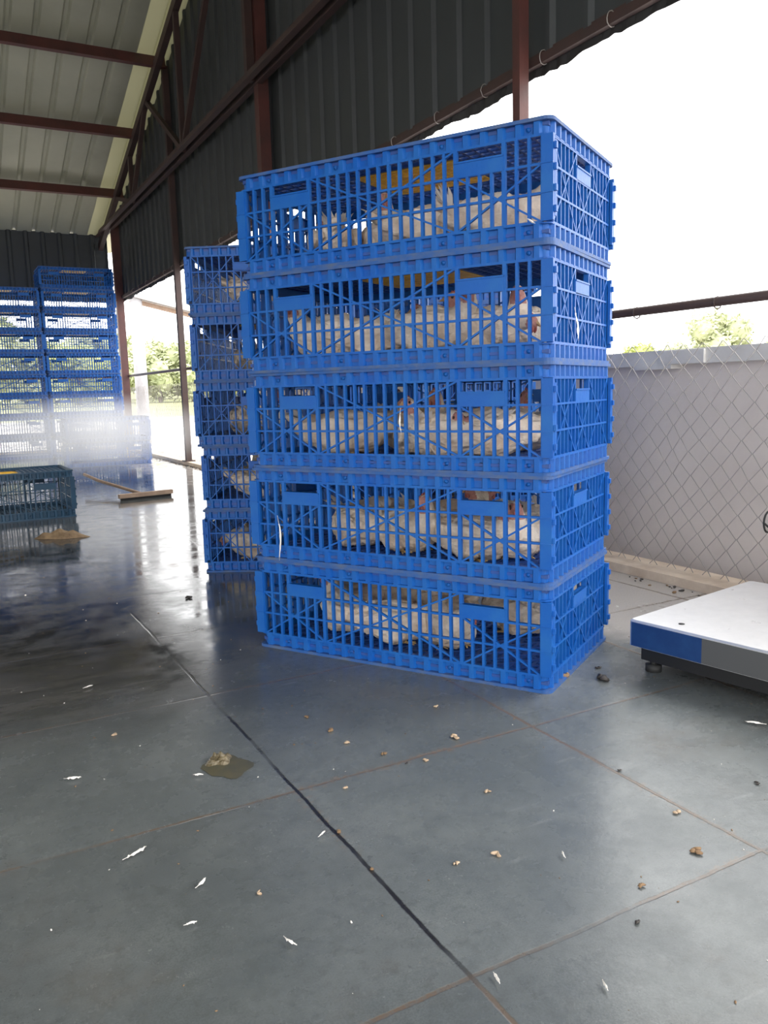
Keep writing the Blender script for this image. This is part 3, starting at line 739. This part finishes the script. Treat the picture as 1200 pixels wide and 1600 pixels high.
for i, lay in enumerate([[(-.30,.06,1.3,'low'), (-.30,-.13,-1.4,'tuck'), (-.02,.1,.2,'up')], [(-.30,.02,-1.2,'low'), (-.27,-.14,.2,'tuck'), (0,.1,.2,'up')],
                         [(-.28,-.08,2.9,'up'), (-.05,.12,.1,'up')], [(-.29,-.09,.3,'tuck'), (-.0,.1,.2,'up')], [(-.31,-.02,-1.5,'tuck'), (-.26,-.16,-1.2,'up'), (.1,.1,.2,'low')]]):
    for j, (x, y, a, kd) in enumerate(lay):
        chicken(kd, cen2+Vector((0,0,i*CH)), ax2, ay2, RZ2, x, y, 0, a, 'shaded chicken, %s, %s, %s of the narrow stack behind' % (PH[kd], ['nearest the bars', 'second from the bars', 'deepest inside'][j], CN1[i]), 'chickens in the second stack')
for i, lay in enumerate([[(-.25,.0,1.2,'low'), (.05,.0,.3,'tuck')], [(-.2,-.05,2.8,'up'), (.15,.08,.2,'tuck')], [(-.22,.03,.3,'tuck'), (.15,.05,.1,'up')], [(-.2,0,2.9,'low'), (.14,.06,.2,'tuck')], [(-.15,.05,.2,'tuck')]]):
    for j, (x, y, a, kd) in enumerate(lay):
        chicken(kd, cen3+Vector((0,0,i*CH)), ax3, ay3, RZ3, x, y, 0, a, 'dim chicken, %s, %s, %s of the stack hidden behind the near one' % (PH[kd], ['nearer', 'farther'][j], CN1[i]), 'chickens in the hidden third stack')
# loose feathers caught on the near stack
def feather_mesh(l, wd, seed):
    r = random.Random(seed); q = MB(); N = 9; P = []; F = []
    for i in range(N):
        t = i/(N-1); x = l*(t-.5); bend = .12*l*sin(t*2.2+seed); ww = wd*sin(pi*min(1, t*.9+.08))**.7*(.75+.5*r.random())*.5
        P += [(x, bend-ww, .002+.004*r.random()), (x, bend, .004+.003*sin(t*3)), (x, bend+ww, .002+.004*r.random())]
    for i in range(N-1):
        for k in (0, 1): F.append((3*i+k, 3*i+3+k, 3*i+4+k, 3*i+1+k))
    q.add(P, F); q.tube([(l*(t-.5)*1.15, .12*l*sin(t*2.2+seed), .004) for t in (-.15,.2,.6,1)], .0006, 4)
    return q
def stuck(p_, l, rot, label, wr=.22):
    o = feather_mesh(l, l*wr, random.random()*5).build('feather', FEATHER); o.location = p_; o.rotation_euler = rot; tag(o, label, 'feather'); return o
P_ = lambda i, x, y, z: cen1+ax1*x+ay1*y+Vector((0,0,i*CH+z))
stuck(P_(3, .462, -.10, .085), .065, (1.57, 1.2, RZ1+pi/2), 'white feather caught upright on the end panel, second crate down')
stuck(P_(1, -.36, -.262, .06), .10, (1.57, 1.5, RZ1), 'thin white feather hanging down the left front of the second crate up', .06)
stuck(P_(2, .06, -.262, .13), .05, (1.57, 1.5, RZ1), 'thin white quill stuck on the front bars of the middle crate', .08)
stuck(P_(4, .41, -.262, .045), .02, (1.57, .4, RZ1), 'tiny white feather on the lower right front corner of the top crate')

# ------------------------------------------------------------ platform scale
sc0 = Vector((1.543, 1.522, 0)); RS = math.atan2(.10, .60)
t = empty('platform_scale', sc0, RS)
PLn, PWn = .62, -.80
def rbox(q, x0, x1, y0, y1, z0, z1, r=.012):
    cx_, cy_ = (x0+x1)/2, (y0+y1)/2; hx, hy = (x1-x0)/2, (y1-y0)/2; P = []; N = 0
    ring = []
    for sx, sy, a0 in ((1,1,0), (-1,1,pi/2), (-1,-1,pi), (1,-1,1.5*pi)):
        for k in range(5): a = a0+pi/2*k/4; ring.append((cx_+sx*(hx-r)+r*cos(a), cy_+sy*(hy-r)+r*sin(a)))
    N = len(ring); e = .004
    sh = lambda p_, d: (p_[0]-(d if p_[0] > cx_ else -d), p_[1]-(d if p_[1] > cy_ else -d))
    P = [(*p_, z0) for p_ in ring]+[(*p_, z1-e) for p_ in ring]+[(*sh(p_, e), z1) for p_ in ring]
    F = [tuple(range(N))[::-1], tuple(2*N+k for k in range(N))]
    for L0 in (0, N):
        for k in range(N): j = (k+1) % N; F.append((L0+k, L0+j, L0+N+j, L0+N+k))
    q.add(P, F)
q = MB(); rbox(q, 0, PLn, PWn, 0, .072, .142); q.build('platform', [STEEL], t)
q = MB()
q.box(-.0015, .0, -.21, -.010, .073, .136); 
q.build('protective_film', FILM, t); q = MB()
q.box(-.0012, .0, PWn+.01, -.21, .073, .136); q.build('edge_skirt', SIDESTEEL, t)
q = MB()
for x in (.03, PLn-.07): q.box(x, x+.04, PWn+.03, -.02, .030, .062)
for y in (-.06, PWn+.03): q.box(.07, PLn-.07, y, y+.04, .030, .062)
q.build('frame', BLACK, t)
for x, y in ((.05,-.045), (PLn-.05,-.045), (.05,PWn+.06), (PLn-.05,PWn+.06)):
    q = MB(); q.tube([(x,y,.0), (x,y,.018)], .021, 14); q.tube([(x,y,.018), (x,y,.032)], .009, 10); q.build('foot', RUBBER, t)
    q = MB(); q.tube([(x,y-.06,.06), (x,y-.06,.074)], .008, 10); q.build('load_stud', DARKSTEEL, t)
q = MB(); q.tube([(.055,-.12,.141), (.055,-.12,.1428)], .008, 12); q.build('spirit_level', RUBBER, t)
# column and cable just beyond the frame edge
q = MB(); q.tube([(PLn+.05,-.35,.05), (PLn+.05,-.35,.75)], .02, 12); q.box(.55+.0, .69, -.37, -.33, .045, .07); q.build('column', STEEL, t)
cl_ = [(PLn+.05,-.33,.62), (PLn+.08,-.2,.50), (PLn+.15,.0,.40)]+[(.792+.030*cos(a), .036, .30+.034*sin(a)) for a in [pi/2+k*2*pi/16 for k in range(21)]]+[(PLn+.14,-.10,.20), (PLn+.06,-.30,.12)]
q = MB(); q.tube(cl_, .0035, 6); q.build('cable_loop', RUBBER, t)
tag(t, 'low platform scale with bright steel top and blue film, right of the near stack', 'scale')

# ------------------------------------------------------------ floor wiper and sacking
t = empty('floor_squeegee', (1.28, 6.1, 0), 0)
q = MB(); q.bar((-.17,.05,.035), (.24,.12,.035), .035, .03); q.build('head', WOOD, t)
q = MB(); q.bar((-.16,.052,.010), (.23,.119,.010), .008, .02); q.build('rubber_blade', RUBBER, t)
q = MB(); q.tube([(.0,.085,.04), (-.18,.80,.09), (-.24,1.15,.12)], .013, 8); q.build('handle', WOOD, t)
tag(t, 'wooden floor squeegee lying on the wet floor before the misty crates', 'squeegee')

def lump(name, mat_, loc, rx, ry, h, seed, label, cat, n=36):
    q = MB(); P = [(0,0,h*.8)]; F = []; R_ = 9
    for i in range(1, R_+1):
        t_ = i/R_
        for k in range(n):
            a = 2*pi*k/n; rr_ = 1+.35*noise.noise((cos(a)*1.3+seed, sin(a)*1.3, 0))
            x = rx*t_*rr_*cos(a); y = ry*t_*rr_*sin(a)
            z = h*(1-t_**2.2)*(.75+.9*noise.noise((x/rx*2.5+seed, y/ry*2.5, 3)))
            P.append((x, y, max(0, z)))
    for k in range(n): F.append((0, 1+k, 1+(k+1)%n))
    for i in range(R_-1):
        for k in range(n): F.append((1+i*n+k, 1+(i+1)*n+k, 1+(i+1)*n+(k+1)%n, 1+i*n+(k+1)%n))
    q.add(P, F, True); o = q.build(name, mat_); o.location = (*loc, .001); tag(o, label, cat); return o
o = lump('wet_sack', SACK, (.53, 4.74), .135, .06, .045, 2.2, 'crumpled tan wet sack lying on the floor beside the dark teal crate', 'sack'); o.rotation_euler = (0,0,-.4)
CLUMP = mat('wet_brown_clump', (.09,.07,.035), .2, col2=(.26,.21,.13), var=.1, vscale=45, bump=.8, bscale=120)
STAIN = mat('yellowish_wet_stain', (.10,.09,.055), .2, col2=(.07,.07,.05), var=.1, vscale=30)
lump('dropping_clump', CLUMP, (.445, 1.575), .028, .026, .018, 5.1, 'wet yellowish brown clump on the floor, left foreground', 'dropping', 30)
lump('wet_stain', STAIN, (.452, 1.545), .045, .055, .0012, 8.3, 'small yellowish wet stain around the brown clump on the floor', 'stain', 24)

# ------------------------------------------------------------ feathers and crumbs on the floor
FE = [((.22,1.31), .05, .6, 'white feather on the floor at left, below the brown clump'), ((.29,1.17), .03, .8, 'small white and dark feather on the floor, lower left'),
      ((.17,1.65), .035, -.2, 'small white feather near the left picture edge'), ((.51,1.20), .022, .4, 'tiny white feather just left of the black floor joint'),
      ((.36,.97), .030, -1.2, 'curled cream feather on the floor, lower centre left'), ((.56,.77), .022, 1.2, 'tiny white feather right of the joint crossing at the bottom'),
      ((.67,.69), .020, 1.0, 'small white feather low on the floor, right of centre'), ((1.52,1.12), .045, 2.0, 'pale feather on the floor under the scale edge, right'),
      ((.39,1.53), .022, -.6, 'small pale feather beside the brown clump'), ((.28,2.18), .03, .3, 'white tuft on the dark wet floor at left'),
      ((.25,1.08), .02, .1, 'very small feather near the lower left corner'), ((.82,.94), .02, 1.1, 'tiny pale feather in the middle of the foreground floor')]
for (x, y), l, a, lb in FE:
    l *= .72
    o = feather_mesh(l, l*.22, x*7+y).build('feather', FEATHER); o.location = (x, y, .001); o.rotation_euler = (0, 0, a); tag(o, lb, 'feather', 'feathers on the floor')
def crumb(p_, s, m_c, seed, flat=.5):
    r = random.Random(seed); q = MB()
    for i in range(r.choice((2,3,4))):
        q.ball((r.uniform(-1,1)*s*.5, r.uniform(-1,1)*s*.5, s*flat*.45), s*(.3+.35*r.random()), s*(.2+.3*r.random()), s*flat*.45, 7, 5, Matrix.Rotation(r.random()*3, 3, 'Z'))
    for v_i in range(len(q.v)):
        c_ = Vector(q.v[v_i]); d_ = noise.noise_vector(c_*(1.6/s)+Vector((seed, 0, 0)))*s*.28; q.v[v_i] = (c_.x+d_.x*1.4, c_.y+d_.y*1.4, max(0, c_.z+d_.z*.5))
    o = q.build('crumb', m_c); o.location = (*p_, .0005); return o
CR = [((.28,1.83), .014, CHIPP, 'pale crumb on the floor above the brown clump'), ((.54,1.195), .011, CHIP, 'brown crumb lying on the black floor joint'),
      ((.54,1.07), .009, CHIP, 'round brown crumb beside the black joint, lower down'), ((.92,1.41), .018, CHIPP, 'tan husk cluster below the near stack corner'),
      ((.73,1.00), .016, CHIPP, 'tan husk in the middle of the foreground floor'), ((.71,1.59), .016, CHIP, 'brown husk cluster in front of the near stack'),
      ((.71,1.51), .012, CHIPP, 'pale husk just nearer than the brown cluster'), ((.75,1.42), .013, CHIP, 'long brown husk near the faint cross joint'),
      ((.77,1.36), .008, PEB, 'small black dropping at the end of the faint joint'), ((.69,1.69), .011, CHIP, 'brown crumb close under the near stack, left'),
      ((.98,1.58), .012, CHIPP, 'pale husk close under the near stack, right'), ((1.01,.84), .015, CHIP, 'dark brown splinter on the right foreground floor'),
      ((.80,.76), .009, PEB, 'round dark dropping right of the bottom joint'), ((1.11,1.11), .009, PEB, 'black dropping on the glare strip, right'),
      ((1.29,.94), .011, PEB, 'black dropping near the right picture edge'), ((1.08,.94), .012, CHIPP, 'pale crumb on the brown joint at right'),
      ((.36,1.10), .010, CHIPP, 'pale crumb in the lower left foreground'), ((.81,1.35), .010, CHIPP, 'pale husk right of the black dropping, front of stack'),
      ((.87,.82), .014, CHIP, 'brown grit patch above the right joint'), ((.66,1.01), .009, CHIPP, 'small pale crumb left of the tan husk'),
      ((.76,2.98), .022, PEB, 'dark curled scrap on the wet floor left of the second stack'), ((1.44,1.50), .040, PEB, 'dark wet scraps by the near stack corner and scale foot'),
      ((1.37,1.56), .034, CHIP, 'brown wet scrap between the near stack and the scale'), ((1.49,1.58), .014, PEB, 'small black lump behind the scale foot'),
      ((.84,1.18), .009, CHIPP, 'tiny pale husk right of centre floor'), ((.62,1.33), .009, CHIPP, 'tiny pale husk left of the black dropping')]
for i, (p_, s, m_c, lb) in enumerate(CR):
    tag(crumb(p_, s*.78, m_c, i), lb, 'crumb', 'crumbs on the floor')
q = MB(); r = random.Random(77)
for i in range(420):
    x = r.uniform(0, 2.2); y = .55+ r.random()**1.3*4.5
    if x < 0: continue
    s = .0006+.0018*r.random()**2; q.mi = r.choice((0,1,1)); a = r.random()*3
    q.ball((x, y, s*.4), s*1.5, s*.7, s*.5, 5, 4, Matrix.Rotation(a, 3, 'Z'))
tag(q.build('floor_specks', [FEATHER, CHIP]), 'tiny white and brown specks scattered all over the slate floor', 'specks', kind='stuff')
q = MB()
for i in range(420):
    y = r.uniform(.9, 11); x = XW-.08-abs(r.gauss(0,.025)); s = .003+.007*r.random(); q.mi = r.choice((0,1,1)); q.ball((x, y, s*.4), s*1.4, s*.7, s*.5, 5, 4, Matrix.Rotation(r.random()*3, 3, 'Z'))
tag(q.build('litter_strip', [CHIP, PEB]), 'dark brown litter gathered along the foot of the kerb under the fence', 'litter', kind='stuff')

# ------------------------------------------------------------ mist from washing
def mist(name, c, r, dens, label, seed):
    q = MB(); q.ball((0,0,0), *r, 20, 12); o = q.build(name, None) if False else None
    m = bpy.data.materials.new('washing_mist'); m.use_nodes = True; nt = m.node_tree; N = nt.nodes; L = nt.links
    N.remove(N['Principled BSDF']); v = N.new('ShaderNodeVolumeScatter'); v.inputs['Color'].default_value = (1,1,1,1); v.inputs['Anisotropy'].default_value = .45
    tcn = N.new('ShaderNodeTexCoord'); mp = N.new('ShaderNodeMapping'); mp.inputs['Scale'].default_value = [1/x for x in r]
    ln = N.new('ShaderNodeVectorMath'); ln.operation = 'LENGTH'
    L.new(tcn.outputs['Object'], mp.inputs[0]); L.new(mp.outputs[0], ln.inputs[0])
    fall = N.new('ShaderNodeMapRange'); fall.interpolation_type = 'SMOOTHSTEP'; fall.inputs[1].default_value = .15; fall.inputs[2].default_value = 1; fall.inputs[3].default_value = 1; fall.inputs[4].default_value = 0
    L.new(ln.outputs['Value'], fall.inputs[0])
    nz = N.new('ShaderNodeTexNoise'); nz.inputs['Scale'].default_value = 1.3; nz.inputs['Detail'].default_value = 3; L.new(tcn.outputs['Object'], nz.inputs['Vector'])
    nr = N.new('ShaderNodeMapRange'); nr.inputs[1].default_value = .3; nr.inputs[2].default_value = .7; nr.inputs[3].default_value = .25; nr.inputs[4].default_value = 1.5; L.new(nz.outputs[0], nr.inputs[0])
    mu = N.new('ShaderNodeMath'); mu.operation = 'MULTIPLY'; L.new(fall.outputs[0], mu.inputs[0]); L.new(nr.outputs[0], mu.inputs[1])
    m2 = N.new('ShaderNodeMath'); m2.operation = 'MULTIPLY'; L.new(mu.outputs[0], m2.inputs[0]); m2.inputs[1].default_value = dens
    L.new(m2.outputs[0], v.inputs['Density']); L.new(v.outputs[0], N['Material Output'].inputs['Volume'])
    q = MB(); q.ball((0,0,0), r[0], r[1], r[2], 20, 12); o = q.build(name, m); o.location = c
    tag(o, label, 'mist', kind='stuff')
mist('washing_mist', (1.12, 7.9, .43), (1.27, 2.2, .425), .8, 'white washing mist drifting over the floor before the pair of blue crates', 1)
